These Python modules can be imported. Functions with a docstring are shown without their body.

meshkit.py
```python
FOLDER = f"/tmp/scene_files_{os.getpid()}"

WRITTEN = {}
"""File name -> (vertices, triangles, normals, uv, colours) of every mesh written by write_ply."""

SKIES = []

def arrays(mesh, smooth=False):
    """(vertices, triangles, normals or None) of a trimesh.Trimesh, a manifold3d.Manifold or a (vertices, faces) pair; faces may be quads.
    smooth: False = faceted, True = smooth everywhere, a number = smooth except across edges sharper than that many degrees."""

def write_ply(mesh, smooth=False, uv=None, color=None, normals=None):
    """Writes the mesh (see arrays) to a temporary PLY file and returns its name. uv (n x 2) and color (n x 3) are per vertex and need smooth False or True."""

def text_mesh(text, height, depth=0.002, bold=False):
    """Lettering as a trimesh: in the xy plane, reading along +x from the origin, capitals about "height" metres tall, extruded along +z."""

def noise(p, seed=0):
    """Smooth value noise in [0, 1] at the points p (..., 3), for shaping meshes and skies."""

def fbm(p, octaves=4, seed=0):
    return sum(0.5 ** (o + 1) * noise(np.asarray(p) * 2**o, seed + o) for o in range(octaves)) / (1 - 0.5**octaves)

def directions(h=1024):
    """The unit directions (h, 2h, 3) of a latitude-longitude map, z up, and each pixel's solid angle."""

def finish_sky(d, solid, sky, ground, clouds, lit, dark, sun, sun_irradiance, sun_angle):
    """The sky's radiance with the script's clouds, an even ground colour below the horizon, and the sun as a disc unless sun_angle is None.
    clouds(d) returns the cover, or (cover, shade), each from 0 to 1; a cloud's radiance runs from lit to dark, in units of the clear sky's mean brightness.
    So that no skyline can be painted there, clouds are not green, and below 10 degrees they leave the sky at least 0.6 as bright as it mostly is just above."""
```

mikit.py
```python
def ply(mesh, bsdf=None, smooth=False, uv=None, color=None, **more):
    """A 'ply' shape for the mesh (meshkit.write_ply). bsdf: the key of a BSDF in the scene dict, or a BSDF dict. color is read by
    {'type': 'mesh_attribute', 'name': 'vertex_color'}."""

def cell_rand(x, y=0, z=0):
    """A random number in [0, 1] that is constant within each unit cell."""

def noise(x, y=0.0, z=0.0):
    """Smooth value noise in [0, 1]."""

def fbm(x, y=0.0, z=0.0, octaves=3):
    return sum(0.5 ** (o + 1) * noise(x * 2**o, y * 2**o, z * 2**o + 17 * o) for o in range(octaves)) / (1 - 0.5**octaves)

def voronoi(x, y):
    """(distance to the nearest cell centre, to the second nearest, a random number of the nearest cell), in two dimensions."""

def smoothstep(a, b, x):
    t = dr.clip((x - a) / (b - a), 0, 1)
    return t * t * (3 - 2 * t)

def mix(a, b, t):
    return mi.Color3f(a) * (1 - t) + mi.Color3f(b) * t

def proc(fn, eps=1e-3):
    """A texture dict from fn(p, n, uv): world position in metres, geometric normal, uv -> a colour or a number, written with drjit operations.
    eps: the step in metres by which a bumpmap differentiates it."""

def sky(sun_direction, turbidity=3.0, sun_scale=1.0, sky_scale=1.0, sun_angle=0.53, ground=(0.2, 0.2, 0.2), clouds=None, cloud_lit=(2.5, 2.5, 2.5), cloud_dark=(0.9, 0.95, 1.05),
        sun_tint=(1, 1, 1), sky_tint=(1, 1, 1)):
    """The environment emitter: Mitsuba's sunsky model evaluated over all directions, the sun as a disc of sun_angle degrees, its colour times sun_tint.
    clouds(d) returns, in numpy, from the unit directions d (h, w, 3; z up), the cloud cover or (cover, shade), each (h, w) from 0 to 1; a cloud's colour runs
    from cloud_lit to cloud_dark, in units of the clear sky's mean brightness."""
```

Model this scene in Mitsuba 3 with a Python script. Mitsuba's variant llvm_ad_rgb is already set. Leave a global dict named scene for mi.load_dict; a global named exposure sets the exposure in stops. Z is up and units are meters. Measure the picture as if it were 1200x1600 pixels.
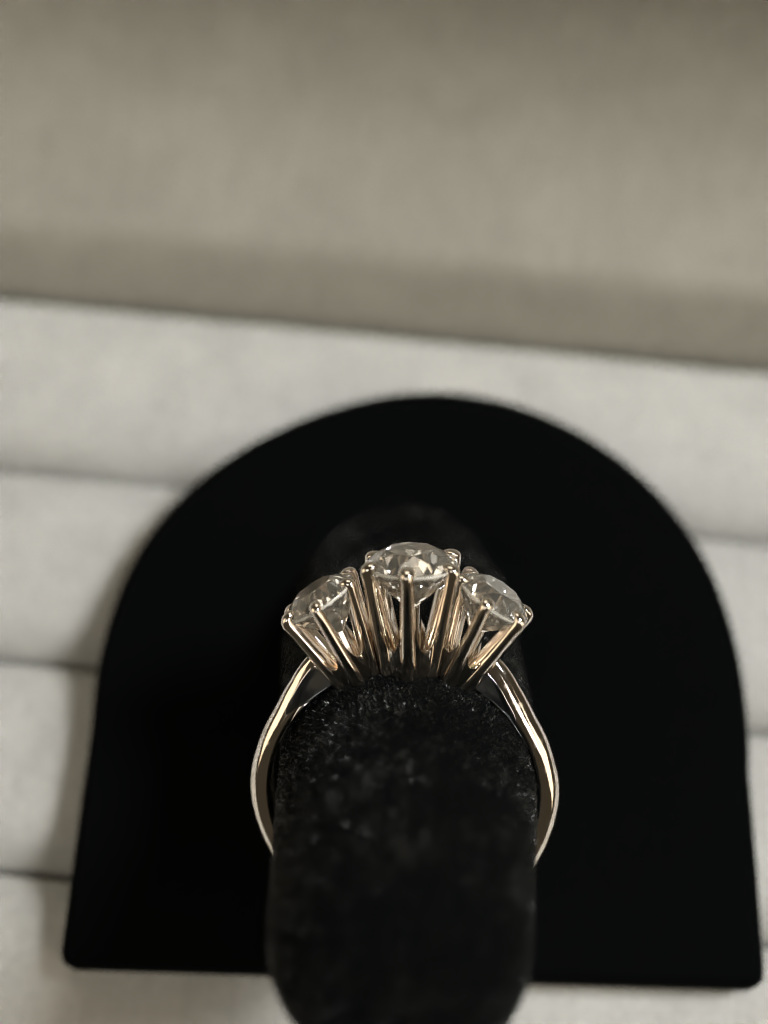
import math
import numpy as np
import trimesh
import drjit as dr
import mitsuba as mi
import mikit
from mikit import noise, fbm, smoothstep, mix
from scipy.spatial import HalfspaceIntersection, ConvexHull

T = mi.ScalarTransform4f
MM = 0.001            # everything below is measured in millimetres
rng = np.random.default_rng(7)
scene, labels = {}, {}


def unit(v):
    v = np.asarray(v, float)
    return v / np.linalg.norm(v)


# ------------------------------------------------------------------ camera
F = 2400.0            # focal length in pixels of a 1200 x 1600 picture
PITCH, ROLL = math.radians(24), math.radians(5.5)
view = np.array([0, math.sin(PITCH), -math.cos(PITCH)])
_r0, _u0 = np.array([1.0, 0, 0]), np.array([0, math.cos(PITCH), math.sin(PITCH)])
cam_r = math.cos(ROLL) * _r0 + math.sin(ROLL) * _u0
cam_u = -math.sin(ROLL) * _r0 + math.cos(ROLL) * _u0
eye = -view * 122.0
scene['camera'] = {
    'type': 'thinlens',
    'fov': math.degrees(2 * math.atan(600 / F)), 'fov_axis': 'x',
    'aperture_radius': 2.15 * MM, 'focus_distance': 97.5 * MM,
    'near_clip': 0.005, 'far_clip': 20.0,
    'to_world': T().look_at(origin=(eye * MM).tolist(), target=((eye + view) * MM).tolist(), up=cam_u.tolist()),
}
exposure = 0.0

# ------------------------------------------------------------------ light: one lamp up to the right, a wide dim ceiling light, the room's dim bounce
def lamp(key, pos, aim, size, power, label):
    pos, aim = np.asarray(pos, float), np.asarray(aim, float)
    scene[key] = {'type': 'rectangle',
                  'to_world': T().look_at(origin=(pos * MM).tolist(), target=(aim * MM).tolist(), up=[0, 1, 0.1]) @ T().scale([size[0] * MM, size[1] * MM, 1]),
                  'emitter': {'type': 'area', 'radiance': {'type': 'rgb', 'value': power}}}
    labels[key] = {'label': label, 'category': 'lamp'}

lamp('desk_lamp', (360, 40, 560), (0, 0, 0), (82, 82), [48.0, 47.7, 46.2], 'small bright square lamp above and to the right of the ring tray')
lamp('wall_lamp', (-900, -200, 320), (0, 0, 0), (290, 290), [1.8, 1.45, 1.0], 'large dim wall lamp far to the left of the ring tray')
lamp('wall_lamp_001', (860, -300, 330), (0, 0, 0), (280, 280), [2.1, 1.76, 1.26], 'large dim wall lamp far to the right of the ring tray')
lamp('ceiling_lamp', (-100, 950, 1000), (0, 0, 0), (420, 260), [2.2, 1.95, 1.55], 'large dim ceiling lamp far behind the ring tray')
lamp('ceiling_lamp_001', (-360, -820, 1150), (0, 0, 0), (270, 190), [3.4, 3.2, 2.8], 'large dim ceiling lamp high on the near left of the ring tray')
lamp('ceiling_lamp_002', (720, -560, 900), (0, 0, 0), (230, 190), [3.0, 2.8, 2.45], 'large dim ceiling lamp high on the near right of the ring tray')
scene['room_glow'] = {'type': 'constant', 'radiance': {'type': 'rgb', 'value': [0.045, 0.037, 0.025]}}

# ------------------------------------------------------------------ materials
K = 1 / MM            # textures work in millimetres


def suede(dark, light, amount=0.5, nap=0.2):
    def fn(p, n, uv):
        q = p * K
        a = fbm(q.x * 0.26 + 5, q.y * 0.26, q.z * 0.26, 4)
        b = noise(q.x * 2.1, q.y * 2.1, q.z * 2.1)
        c = noise(q.x * 9.0, q.y * 9.0, q.z * 9.0)
        return mix(dark, light, dr.clip(0.5 + amount * 1.5 * (a - 0.5) + 0.35 * (b - 0.5) + 0.25 * (c - 0.5) + nap * (noise(q.x * 2.6, q.y * 0.4, q.z * 0.4) - 0.5), 0, 1))
    return mikit.proc(fn)


def suede_bump(p, n, uv):
    q = p * K
    return 0.5 * noise(q.x * 3.3, q.y * 3.3, q.z * 3.3) + 0.5 * noise(q.x * 8.1, q.y * 8.1, q.z * 8.1)


def cloth(tex, bump=0.00012, sheen=0.4):
    return {'type': 'twosided', 'bsdf': {'type': 'bumpmap', 'arbitrary': mikit.proc(suede_bump, eps=2e-5), 'scale': bump,
            'bsdf': {'type': 'principled', 'base_color': tex, 'roughness': 0.9, 'specular': 0.15, 'sheen': sheen, 'sheen_tint': 0.5}}}


scene['grey_suede'] = cloth(suede((0.42, 0.42, 0.41), (0.59, 0.59, 0.57), 0.5))
scene['beige_suede'] = cloth(suede((0.265, 0.255, 0.22), (0.345, 0.335, 0.29), 0.5, 0.5))
scene['black_velvet'] = {'type': 'twosided', 'bsdf': {'type': 'principled', 'base_color': {'type': 'rgb', 'value': [0.0022, 0.0027, 0.0028]}, 'roughness': 0.95, 'specular': 0.01, 'sheen': 0.004}}
scene['velvet_pile'] = {'type': 'twosided', 'bsdf': {'type': 'principled', 'base_color': {'type': 'rgb', 'value': [0.0034, 0.0052, 0.0055]}, 'roughness': 0.26, 'specular': 0.7}}


def gold_tone(p, n, uv):
    q = p * K
    return mix((0.87, 0.775, 0.68), (0.91, 0.845, 0.77), fbm(q.x * 0.8, q.y * 0.8, q.z * 0.8, 2))


def gold_rough(p, n, uv):
    q = p * K
    return 0.06 + 0.13 * smoothstep(0.5, 0.8, fbm(q.x * 2.2, q.y * 2.2, q.z * 2.2, 3))


def gold_bump(p, n, uv):
    q = p * K
    return 0.85 * noise(q.x * 1.5, q.y * 1.5, q.z * 1.5) + 0.12 * noise(q.x * 5, q.y * 5, q.z * 5) + 0.03 * noise(q.x * 26, q.y * 9, q.z * 15)


scene['rose_gold'] = {'type': 'twosided', 'bsdf': {'type': 'bumpmap', 'arbitrary': mikit.proc(gold_bump, eps=1.5e-5), 'scale': 1.3e-5,
                      'bsdf': {'type': 'principled', 'base_color': mikit.proc(gold_tone), 'metallic': 1.0, 'roughness': mikit.proc(gold_rough), 'specular': 0.5}}}
scene['white_gold'] = {'type': 'twosided', 'bsdf': {'type': 'principled', 'base_color': {'type': 'rgb', 'value': [0.66, 0.69, 0.74]}, 'metallic': 1.0, 'roughness': 0.14}}
# an old stone under a faint film of dust and skin oil
scene['frosted_girdle'] = {'type': 'twosided', 'bsdf': {'type': 'principled', 'base_color': {'type': 'rgb', 'value': [0.56, 0.55, 0.50]}, 'roughness': 0.3, 'specular': 0.7}}
scene['clear_diamond'] = {'type': 'blendbsdf', 'weight': 0.075,
                          'a': {'type': 'dielectric', 'int_ior': 2.417, 'ext_ior': 1.0},
                          'b': {'type': 'principledthin', 'base_color': {'type': 'rgb', 'value': [0.98, 0.97, 0.90]}, 'roughness': 0.6, 'spec_trans': 0.0, 'diff_trans': 1.0, 'eta': 1.05}}


# ------------------------------------------------------------------ helpers
def add(key, v, f=None, mat=None, smooth=False):
    if f is None:
        v, f = v.vertices, v.faces
    v, f = np.asarray(v, float) * MM, np.asarray(f, int)
    if f.shape[1] == 4:
        f = np.vstack([f[:, [0, 1, 2]], f[:, [0, 2, 3]]])
    n, k = key, 0
    while n in scene:
        k += 1
        n = f'{key}_{k:03d}'
    scene[n] = mikit.ply(trimesh.Trimesh(v, f, process=False), mat, smooth=smooth)
    return n


def tag(key, label, category=None, group=None, kind=None):
    labels[key] = {k: x for k, x in dict(label=label, category=category, group=group, kind=kind).items() if x}


def grid_faces(nu, nv, wrap_v=True):
    """Quads of a (nu, nv) grid of vertices."""
    i, j = np.meshgrid(np.arange(nu - 1), np.arange(nv if wrap_v else nv - 1), indexing='ij')
    j2 = (j + 1) % nv
    return np.stack([i * nv + j, i * nv + j2, (i + 1) * nv + j2, (i + 1) * nv + j], -1).reshape(-1, 4)


def loft(rings, caps=True):
    """Closed surface through closed rings (n, m, 3)."""
    rings = np.asarray(rings, float)
    n, m, _ = rings.shape
    v, f = rings.reshape(-1, 3), grid_faces(n, m)
    f = np.vstack([f[:, [0, 1, 2]], f[:, [0, 2, 3]]])
    if caps:
        v = np.vstack([v, rings[0].mean(0), rings[-1].mean(0)])
        j = np.arange(m)
        f = np.vstack([f, np.stack([(j + 1) % m, j, j * 0 + n * m], 1), np.stack([(n - 1) * m + j, (n - 1) * m + (j + 1) % m, j * 0 + n * m + 1], 1)])
    mesh = trimesh.Trimesh(v, f, process=False)
    if mesh.volume < 0:
        mesh.invert()
    return mesh


def interp(x, xs, ys):
    """Smooth curve through points."""
    from scipy.interpolate import PchipInterpolator
    return PchipInterpolator(xs, ys)(x)


# ------------------------------------------------------------------ the tray of cushion rolls
PERIOD, CREASE = 16.75, 21.0 - 0.1
ROLL_TOP = -4.6


def roll(y0):
    """One padded roll lying along x, between the creases y0 - PERIOD and y0."""
    nx, na = 90, 40
    xs = np.linspace(-95, 95, nx)
    a = np.linspace(0, 2 * np.pi, na, endpoint=False)
    c, s = np.cos(a), np.sin(a)
    e = 0.62
    yy = (PERIOD / 2 - 0.06) * np.sign(c) * np.abs(c) ** e
    zz = np.where(s > 0, 6.2 * np.abs(s) ** 0.78, -5 * np.abs(s) ** 0.5)
    rings = []
    for x in xs:
        w = 0.22 * math.sin(x * 0.11 + y0) + 0.15 * math.sin(x * 0.29 + 2 * y0)
        rings.append(np.stack([np.full(na, x), y0 - PERIOD / 2 + yy + 0.12 * w, ROLL_TOP - 6.2 + zz * (1 + 0.02 * w)], 1))
    return loft(rings)


for k in range(6):
    key = add('ring_tray__cushion_roll', roll(CREASE - k * PERIOD), mat='grey_suede', smooth=50)
floor = trimesh.creation.box([200, 118, 1.2])
floor.apply_translation([0, CREASE - 56, ROLL_TOP - 12.2])
add('ring_tray__tray_floor', floor, mat='grey_suede')
tag('ring_tray', 'pale grey suede ring tray of padded rolls under the black ring stand', 'ring tray')

# ------------------------------------------------------------------ the box wall and lid behind the tray
def lid():
    prof = [(21.2, -17), (21.35, -9), (21.9, -6.6), (23.5, -3.1), (24.05, -2.1), (24.6, -1.45), (25.3, -1.15), (26.0, -1.05)]
    for t in np.linspace(0.06, 1, 16):                      # the lining bends up into the open lid
        ang = t * math.radians(84)
        prof.append((26.4 + 15.5 * math.sin(ang), -1.05 + 15.5 * (1 - math.cos(ang))))
    y1, z1 = prof[-1]
    prof += [(y1 + 3 * t, z1 + 40 * t) for t in (0.5, 1)]
    back = [(y + 3.0, z - 1.5) for y, z in prof[10:]][::-1] + [(29.5, -5.5), (29.3, -17)]
    prof = np.array(prof + back)
    rings = []
    for x in np.linspace(-110, 110, 60):
        w = 0.35 * math.sin(x * 0.05 + 1) + 0.12 * math.sin(x * 0.21)
        up = (prof[:, 1] > -6) * (0.3 + 0.012 * x + w)
        far = np.clip(prof[:, 0] - 27, 0, 20)                 # the right end of the lining bends up sooner
        rings.append(np.stack([np.full(len(prof), x), prof[:, 0] - 0.0022 * far * (x + 20), prof[:, 1] + up + 0.003 * far * np.clip(x + 20, 0, None)], 1))
    return loft(rings)


add('box_lid', lid(), mat='beige_suede', smooth=60)
tag('box_lid', 'beige suede lined wall and open lid of the jewellery box behind the tray', 'box lid')

# ------------------------------------------------------------------ the ring stand
OUT = np.array([[-19.34, -36.3], [-19.55, -31], [-19.78, -25.1], [-20.0, -19], [-20.13, -14.4], [-19.92, -10.2], [-18.44, -4.7], [-16.93, -1.23], [-13.65, 2.79], [-9.88, 5.8], [-5.47, 8.51], [-0.9, 10.6],
                [3.8, 11.5], [9.1, 11.2], [13.92, 9.36], [17.66, 7.48], [20.84, 5.15], [23.47, 2.19], [25.79, -1.45], [27.55, -5.87], [28.27, -10.5], [28.95, -18], [29.4, -25], [29.9, -33.2]])


def stand_base():
    from shapely.geometry import Polygon
    from scipy.interpolate import splprep, splev
    arch = (OUT[3:22] - [4.9, -14]) * 1.013 + [4.9, -14.1]
    tck, _ = splprep(arch.T, s=0.25)
    arch = np.array(splev(np.linspace(0, 1, 120), tck)).T
    low = lambda q: (q - [4.9, -14]) * 1.013 + [4.9, -14.1]
    outline = np.vstack([low(OUT[:3]), arch, low(OUT[22:])])
    p = Polygon(outline).buffer(-0.8, join_style=1).buffer(0.8, join_style=1, quad_segs=8)
    def ring(inset, z, n=260):
        q = p.buffer(-inset, join_style=1).exterior
        pts = np.array([q.interpolate(t, normalized=True).coords[0] for t in np.linspace(0, 1, n, endpoint=False)])
        # start every ring at the same bearing
        c = OUT.mean(0)
        a = np.arctan2(pts[:, 1] - c[1], pts[:, 0] - c[0])
        o = np.argsort(a)
        pts = pts[o]
        return np.column_stack([pts, np.full(n, z)])
    rings = [ring(i, z) for i, z in [(6, -4.3), (0.6, -4.3), (0.15, -4.0), (0, -3.4), (0, -1.1), (0.12, -0.55), (0.4, -0.18), (0.9, 0), (3, 0.05), (8, 0.08)]]
    return loft(rings)


add('ring_stand__base', stand_base(), mat='black_velvet', smooth=50)
tag('ring_stand', 'black velvet ring stand with arched base and a slanted finger', 'ring stand')

# ring frame: O its centre, RS right, RW up through the centre stone, RA the axis towards the viewer
O = np.array([3.0, -25.12, 12.9])
TILT, YAW = math.radians(15), math.radians(4)
RW = math.cos(TILT) * cam_u - math.sin(TILT) * view
_a = -math.cos(TILT) * view - math.sin(TILT) * cam_u
RA = math.cos(YAW) * _a - math.sin(YAW) * cam_r
RS = np.cross(RW, RA)

# finger frame: FD along the finger to its tip, FS right, FN its top side
ROOT = np.array([3.3, -11.8, 0.0])
FD = unit(O - ROOT)
FS = unit(cam_r - FD * (cam_r @ FD))
FN = np.cross(FS, FD)
FN = FN if FN[2] > 0 else -FN
LEN_O = np.linalg.norm(O - ROOT)
TIP = LEN_O + 22.2
CTR = O + 0.25 * FN + 0.25 * FS


def finger_at(t, a):
    """Point of the finger's surface: t along the axis from the root, a round it from the right over the top."""
    t, a = np.asarray(t, float), np.asarray(a, float)
    rad = interp(t, [-16, LEN_O - 8, LEN_O, LEN_O + 6, LEN_O + 14.5, TIP], [8.8, 8.6, 8.25, 7.9, 7.3, 6.8])
    e = np.clip((t - (TIP - 6.0)) / 6.0, 0, 1)
    dome = (1 - e ** 2.6) ** (1 / 2.6)
    r = rad * (0.0 + dome)
    x, y = r * np.cos(a), r * np.sin(a) * 0.98
    # seam that splits the tip
    groove = 2.6 * np.exp(-(x / 0.8) ** 2) * np.clip((1.0 - y) / 5, 0, 1) * np.clip((t - (TIP - 9)) / 4, 0, 1)
    shrink = np.where(r > 1e-6, np.clip(1 - 0.9 * groove / 8 * (e < 0.9), 0.6, 1), 1)
    side = interp(t, [-16, 0, LEN_O - 2, LEN_O + 3, TIP], [-1.9, -1.25, -0.05, 0.0, 0.25])
    return CTR + np.multiply.outer(t - LEN_O - groove * 0.9, FD) + np.multiply.outer(x * shrink + side, FS) + np.multiply.outer(y * shrink, FN)


NT, NA = 110, 240
ts = np.concatenate([np.linspace(-16, TIP - 6, 60, endpoint=False), TIP - 6 + 6 * np.sin(np.linspace(0, np.pi / 2, 50) * 0.999) ** 1.0])
aa = np.linspace(0, 2 * np.pi, NA, endpoint=False)
finger = loft([finger_at(np.full(NA, t), aa) for t in ts])
add('ring_stand__finger', finger, mat='black_velvet', smooth=True)


def pile(mesh, count, keep, length, radius, lay, spread):
    """Single fibres standing on a mesh, each a thin three-sided spike."""
    pts, tri = trimesh.sample.sample_surface(mesh, count, seed=5)
    nrm = mesh.face_normals[tri]
    ok = keep(pts, nrm)
    pts, nrm = pts[ok], nrm[ok]
    n = len(pts)
    # the lay of the pile wanders in patches
    ph = np.sin(pts @ np.array([0.55, 0.3, 0.2]) + 1.3) + np.sin(pts @ np.array([-0.35, 0.6, -0.5]) * 1.1) + 0.6 * np.sin(pts @ np.array([1.3, -1.1, 0.9])) + 0.7 * np.sin(pts @ np.array([2.3, 1.7, 1.1]) + 2.0 * np.sin(pts @ np.array([-0.9, 1.2, 0.8]))) + 0.5 * np.sin(pts @ np.array([4.1, -2.3, 3.2]) + 1.5 * np.sin(pts @ np.array([2.2, 1.9, -1.7])))
    side = np.cross(nrm, lay)
    d = nrm * rng.uniform(0.5, 1.1, (n, 1)) + lay * (0.22 + 0.28 * ph[:, None]) + side * (0.22 * np.cos(ph[:, None] * 2)) + rng.normal(0, spread, (n, 3))
    d /= np.linalg.norm(d, axis=1, keepdims=True)
    L = length * rng.uniform(0.55, 1.15, (n, 1))
    u = np.cross(d, rng.normal(size=(n, 3)))
    u /= np.linalg.norm(u, axis=1, keepdims=True)
    v = np.cross(d, u)
    rr = radius * rng.uniform(0.7, 1.4, (n, 1))
    base = [pts - 0.05 * nrm + rr * (math.cos(k * 2.0944) * u + math.sin(k * 2.0944) * v) for k in range(3)]
    bend = nrm * -0.08 * L
    top = [pts + d * L + bend + 0.55 * rr * (math.cos(k * 2.0944) * u + math.sin(k * 2.0944) * v) for k in range(3)]
    V = np.stack(base + top, 1).reshape(-1, 3)
    f = np.array([[0, 1, 4], [0, 4, 3], [1, 2, 5], [1, 5, 4], [2, 0, 3], [2, 3, 5], [3, 4, 5]])
    return V, (np.arange(n)[:, None, None] * 6 + f[None]).reshape(-1, 3)


def seen(pts, nrm):
    return (nrm @ -view > -0.35) & (pts[:, 2] > 0.2)


V, Fc = pile(finger, 340000, seen, 0.24, 0.0185, unit(FD - 0.4 * FN), 0.42)
key = add('ring_stand__finger__pile', V, Fc, 'velvet_pile')
labels[key] = {'kind': 'stuff'}

# ------------------------------------------------------------------ the ring
RING = 'three_stone_ring'
tag(RING, 'rose gold three stone ring with claw set round diamonds on the velvet finger', 'ring')


def ring_pt(u, w, a=0.0):
    return O + np.multiply.outer(u, RS) + np.multiply.outer(w, RW) + np.multiply.outer(a, RA)


RI = 8.62
AL = np.array([30, 36, 40, 47, 60, 74, 91, 118, 150, 180.0])
RO = np.array([11.0, 10.8, 10.6, 10.25, 9.93, 9.98, 10.14, 10.16, 10.1, 10.05])


def band():
    rings = []
    for al in np.concatenate([np.linspace(30.5, 180, 125), np.linspace(180, 329.5, 125)[1:]]):
        m = al if al <= 180 else 360 - al
        ro = float(interp(m, AL, RO))
        half = float(interp(m, [30, 50, 75, 100, 140, 180], [0.70, 1.05, 1.25, 1.25, 1.15, 1.1]))
        th = ro - RI
        bev = min(0.55, 0.5 * th)
        # section: radius against width, round outside, soft inner edge
        pts = []
        for k in range(22):
            q = math.pi * (k / 21 - 0.5)
            pts.append((RI + 0.28 + (th - 0.28) * abs(math.cos(q)) ** 0.97, half * math.sin(q)))
        pts += [(RI + 0.14, half * 0.99), (RI + 0.05, half * 0.88), (RI, half * 0.5), (RI, -half * 0.5), (RI + 0.05, -half * 0.88), (RI + 0.14, -half * 0.99)]
        pts = np.array(pts)
        ar = math.radians(al)
        rings.append(ring_pt(pts[:, 0] * math.sin(ar), pts[:, 0] * math.cos(ar), pts[:, 1]))
    return loft(rings)


add(f'{RING}__band', band(), mat='rose_gold', smooth=40)


def shoulder(sign):
    """Flat cheek on the band's front where it flares up to the outer head."""
    al = np.linspace(30.2, 68, 16)
    lip = 0.6 if sign < 0 else 1.05
    outer = np.maximum(interp(al, AL, RO) - lip - np.clip((al - 52) / 16, 0, 1) * 0.8, RI + 0.06)
    outer = np.minimum(outer, 8.7 / np.cos(np.radians(al)) * 0.97)
    r = np.concatenate([outer, np.full(16, RI + 0.02)])
    q = np.radians(np.concatenate([al, al[::-1]]))
    poly = np.stack([r * np.sin(q), r * np.cos(q)], 1)
    c = poly.mean(0)
    rings = [(1.0, -1.1), (1.0, 0.98), (0.97, 1.04), (0.6, 1.05)]
    return loft([ring_pt(sign * ((poly - c) * s + c)[:, 0], ((poly - c) * s + c)[:, 1], np.full(len(poly), a) + (0.14 * np.sin((np.concatenate([al, al[::-1]]) - 40) / 5.5) if a > 0 else 0.0)) for s, a in rings])


for sg in (-1, 1):
    add(f'{RING}__band__shoulder', shoulder(sg), mat='white_gold', smooth=25)


def head_frame(base, axis_deg, spin):
    """Frame of one head: its base in ring coordinates (u, w), leaning axis_deg to the right."""
    t = math.radians(axis_deg)
    ax = math.sin(t) * RS + math.cos(t) * RW
    rt = math.cos(t) * RS - math.sin(t) * RW
    s = math.radians(spin)
    e1 = math.cos(s) * rt + math.sin(s) * RA
    return ring_pt(base[0], base[1]), ax, e1, np.cross(ax, e1)


def old_cut(R, girdle=0.05):
    """Facet planes of an old European cut stone of girdle radius R; girdle at z = 0, table up."""
    H = []
    def plane(az, slope, r0, z0, up):
        n = np.array([math.sin(slope) * math.cos(az), math.sin(slope) * math.sin(az), math.cos(slope) * up])
        H.append([*n, -(n @ np.array([r0 * math.cos(az), r0 * math.sin(az), z0]))])
    rt, cs = 0.55, math.radians(36)
    zt = girdle + (1 - rt) * math.tan(cs)
    H.append([0, 0, 1, -zt])
    D = math.radians
    for k in range(8):
        plane(k * math.pi / 4, cs, 1.0, girdle, 1)
        plane((k + 0.5) * math.pi / 4, D(26), rt * math.cos(math.pi / 8), zt, 1)
        plane(k * math.pi / 4, D(45.5), 1.0, -girdle, -1)
        for s in (-1, 1):
            plane((k + s * 0.26) * math.pi / 4, D(40.5), 1.003, girdle, 1)
            plane((k + s * 0.26) * math.pi / 4, D(47.3), 1.003, -girdle, -1)
    H.append([0, 0, -1, -0.96])
    for k in range(48):
        a = (k + 0.5) * 2 * math.pi / 48
        H.append([math.cos(a), math.sin(a), 0, -0.998])
    hs = HalfspaceIntersection(np.array(H), np.array([0, 0, 0.01]))
    pts = np.unique(np.round(hs.intersections, 6), axis=0)
    m = trimesh.Trimesh(*(lambda h: (pts, h.simplices))(ConvexHull(pts)), process=True)
    m.fix_normals()
    m.apply_scale(R)
    return m


def place(m, frame, lift):
    b, ax, e1, e2 = frame
    v = m.vertices if hasattr(m, 'vertices') else m
    w = b + np.outer(v[:, 0], e1) + np.outer(v[:, 1], e2) + np.outer(v[:, 2] + lift, ax)
    return w


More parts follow.
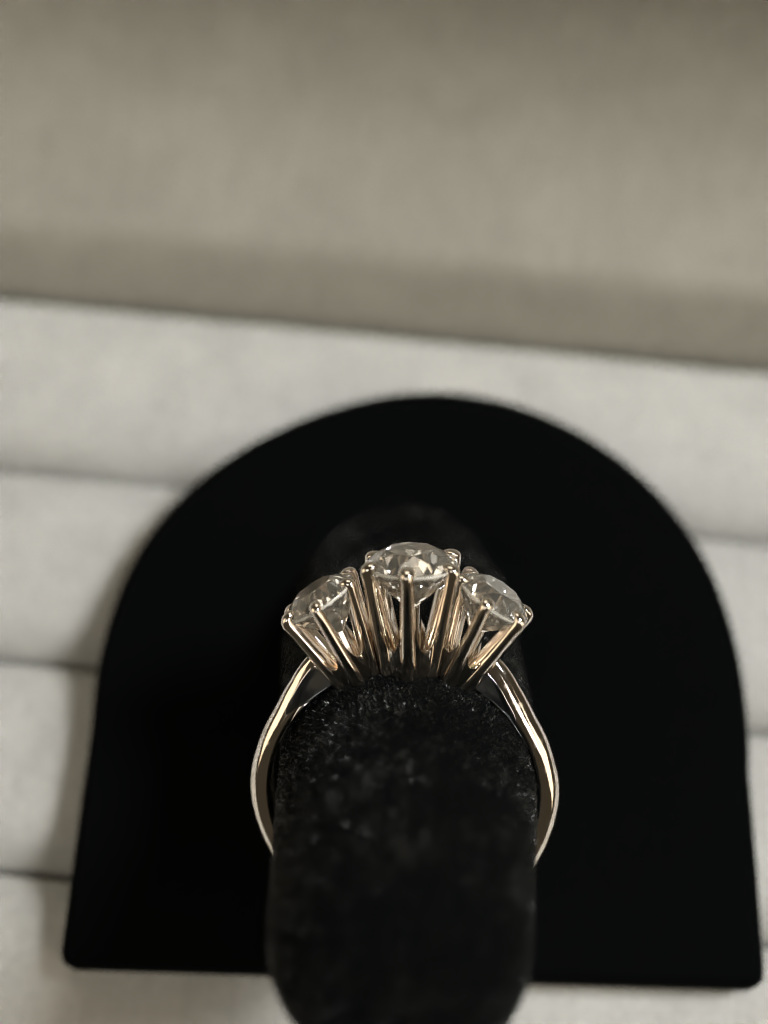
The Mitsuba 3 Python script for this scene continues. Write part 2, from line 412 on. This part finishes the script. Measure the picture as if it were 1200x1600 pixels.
def head(base, lean, spin, R, height, rb, kick, label):
    """A claw head: tulip basket, six claws, one diamond."""
    fr = head_frame(base, lean, spin)
    t_ = math.radians(lean)
    out = kick * (math.cos(t_) * RS - math.sin(t_) * RW)          # the foot sits further out than the stone's own axis

    def put(v):
        return place(v, fr, 0.0) + np.outer(1 - v[:, 2] / height, out)
    rt = R + 0.16
    big = R / 2.5
    # tulip: a thin cone whose rim dips between the claws
    n = 180
    th = np.arange(n) * 2 * np.pi / n
    d = np.abs(((th / (np.pi / 3) + 0.5) % 1) - 0.5) * 2           # 0 at a claw, 1 half-way between
    low, high = 0.32 * height, 0.93 * height
    top = low + (high - low) * np.clip(1 - d, 0, 1) ** 2.6
    def wall(h, off):
        rr = rb + (rt - rb) * (h / height) ** 0.85 + off
        return np.stack([rr * np.cos(th), rr * np.sin(th), h], 1)
    rings = [wall(top * f, -0.16) for f in np.linspace(0.02, 1, 14)[::-1]]
    rings = [wall(np.full(n, 0.02), -0.16)] + rings[::-1][1:] + [wall(top * 1.0 + 0.04, 0.0)] + [wall(top * f, 0.14) for f in np.linspace(1, 0.02, 14)]
    rings.append(rings[0])
    tul = loft([put(r) for r in rings], caps=False)
    setting = add(f'{RING}__setting', tul, mat='rose_gold', smooth=40)
    for k in range(6):
        az = k * math.pi / 3 + rng.normal(0, 0.025)
        fat, tall, lean_in = rng.uniform(0.93, 1.1), rng.normal(0, 0.05), rng.normal(0, 0.03)
        rad, tan = np.array([math.cos(az), math.sin(az), 0]), np.array([-math.sin(az), math.cos(az), 0])
        path = []
        for f in np.linspace(-0.04, 0.985, 16):
            rr = rb + 0.10 + (rt - rb) * max(f, 0) ** 0.85 + 0.05
            path.append((rr, f * height, 0.50 - 0.13 * f, 0.66 - 0.20 * f, np.clip((f - 0.88) / 0.1, 0, 1)))
        # the bead bends in over the girdle
        path += [(rt + 0.13, height + 0.14, 0.38, 0.42, 1), (rt + 0.08, height + 0.28, 0.42, 0.46, 1), (rt - 0.03, height + 0.43, 0.42, 0.46, 1), (rt - 0.13, height + 0.56, 0.34, 0.37, 1), (rt - 0.19, height + 0.64, 0.16, 0.18, 1)]
        sec = [(math.cos(2 * math.pi * i / 24), math.sin(2 * math.pi * i / 24)) for i in range(24)]
        corner = np.array([(0.9, -0.25), (1.0, 0.45), (0.5, 1.0), (-0.5, 1.0), (-1.0, 0.45), (-0.9, -0.25), (-0.7, -1.0), (0.7, -1.0)])
        cp = np.vstack([corner, corner[:1]])
        cd = np.concatenate([[0], np.cumsum(np.linalg.norm(np.diff(cp, axis=0), axis=1))])
        blade = np.stack([np.interp(np.linspace(0, cd[-1], 24, endpoint=False), cd, cp[:, i]) for i in (0, 1)], 1)
        rings = []
        for rr, z, ht, hr, bl in path:
            q = bl * np.array(sec) + (1 - bl) * blade
            hr, ht = hr * big * fat, ht * big * fat
            rings.append(np.array([rad * (rr - lean_in * z / height + hr * (x[1] - 0.55 + 0.2 * bl)) + tan * ht * x[0] + np.array([0, 0, z + tall * z / height]) for x in q]))
        add(f'{setting}__prong', loft([put(r) for r in rings]), mat='rose_gold', smooth=28)
    stone = old_cut(R)
    rot = trimesh.transformations.rotation_matrix(math.radians(10), [0, 0, 1])
    stone.apply_transform(rot)
    key = add(f'{RING}__diamond', place(stone, fr, height + 0.05), stone.faces, 'clear_diamond')
    labels[key] = {'label': label}
    c = np.arange(96) * 2 * np.pi / 96
    rim = [np.stack([R * r * np.cos(c), R * r * np.sin(c), R * z + 0 * c], 1) for r, z in [(1.001, -0.032), (1.001, 0.032), (1.006, 0.028), (1.008, 0), (1.006, -0.028), (1.001, -0.032)]]
    add(f'{key}__girdle', loft([place(r, fr, height + 0.05) for r in rim], caps=False), mat='frosted_girdle', smooth=50)


head((0.42, 7.6), 0.0, 90 + 1, 2.86, 7.45, 1.38, 0.0, 'largest and highest diamond, in the middle of the ring')
head((-2.08, 7.72), -33.0, 90 - 3, 2.5, 5.9, 1.12, -0.72, 'smaller diamond leaning left of the middle stone')
head((2.42, 7.92), 32.0, 90 + 14, 2.5, 5.9, 1.12, 0.72, 'smaller diamond leaning right of the middle stone')
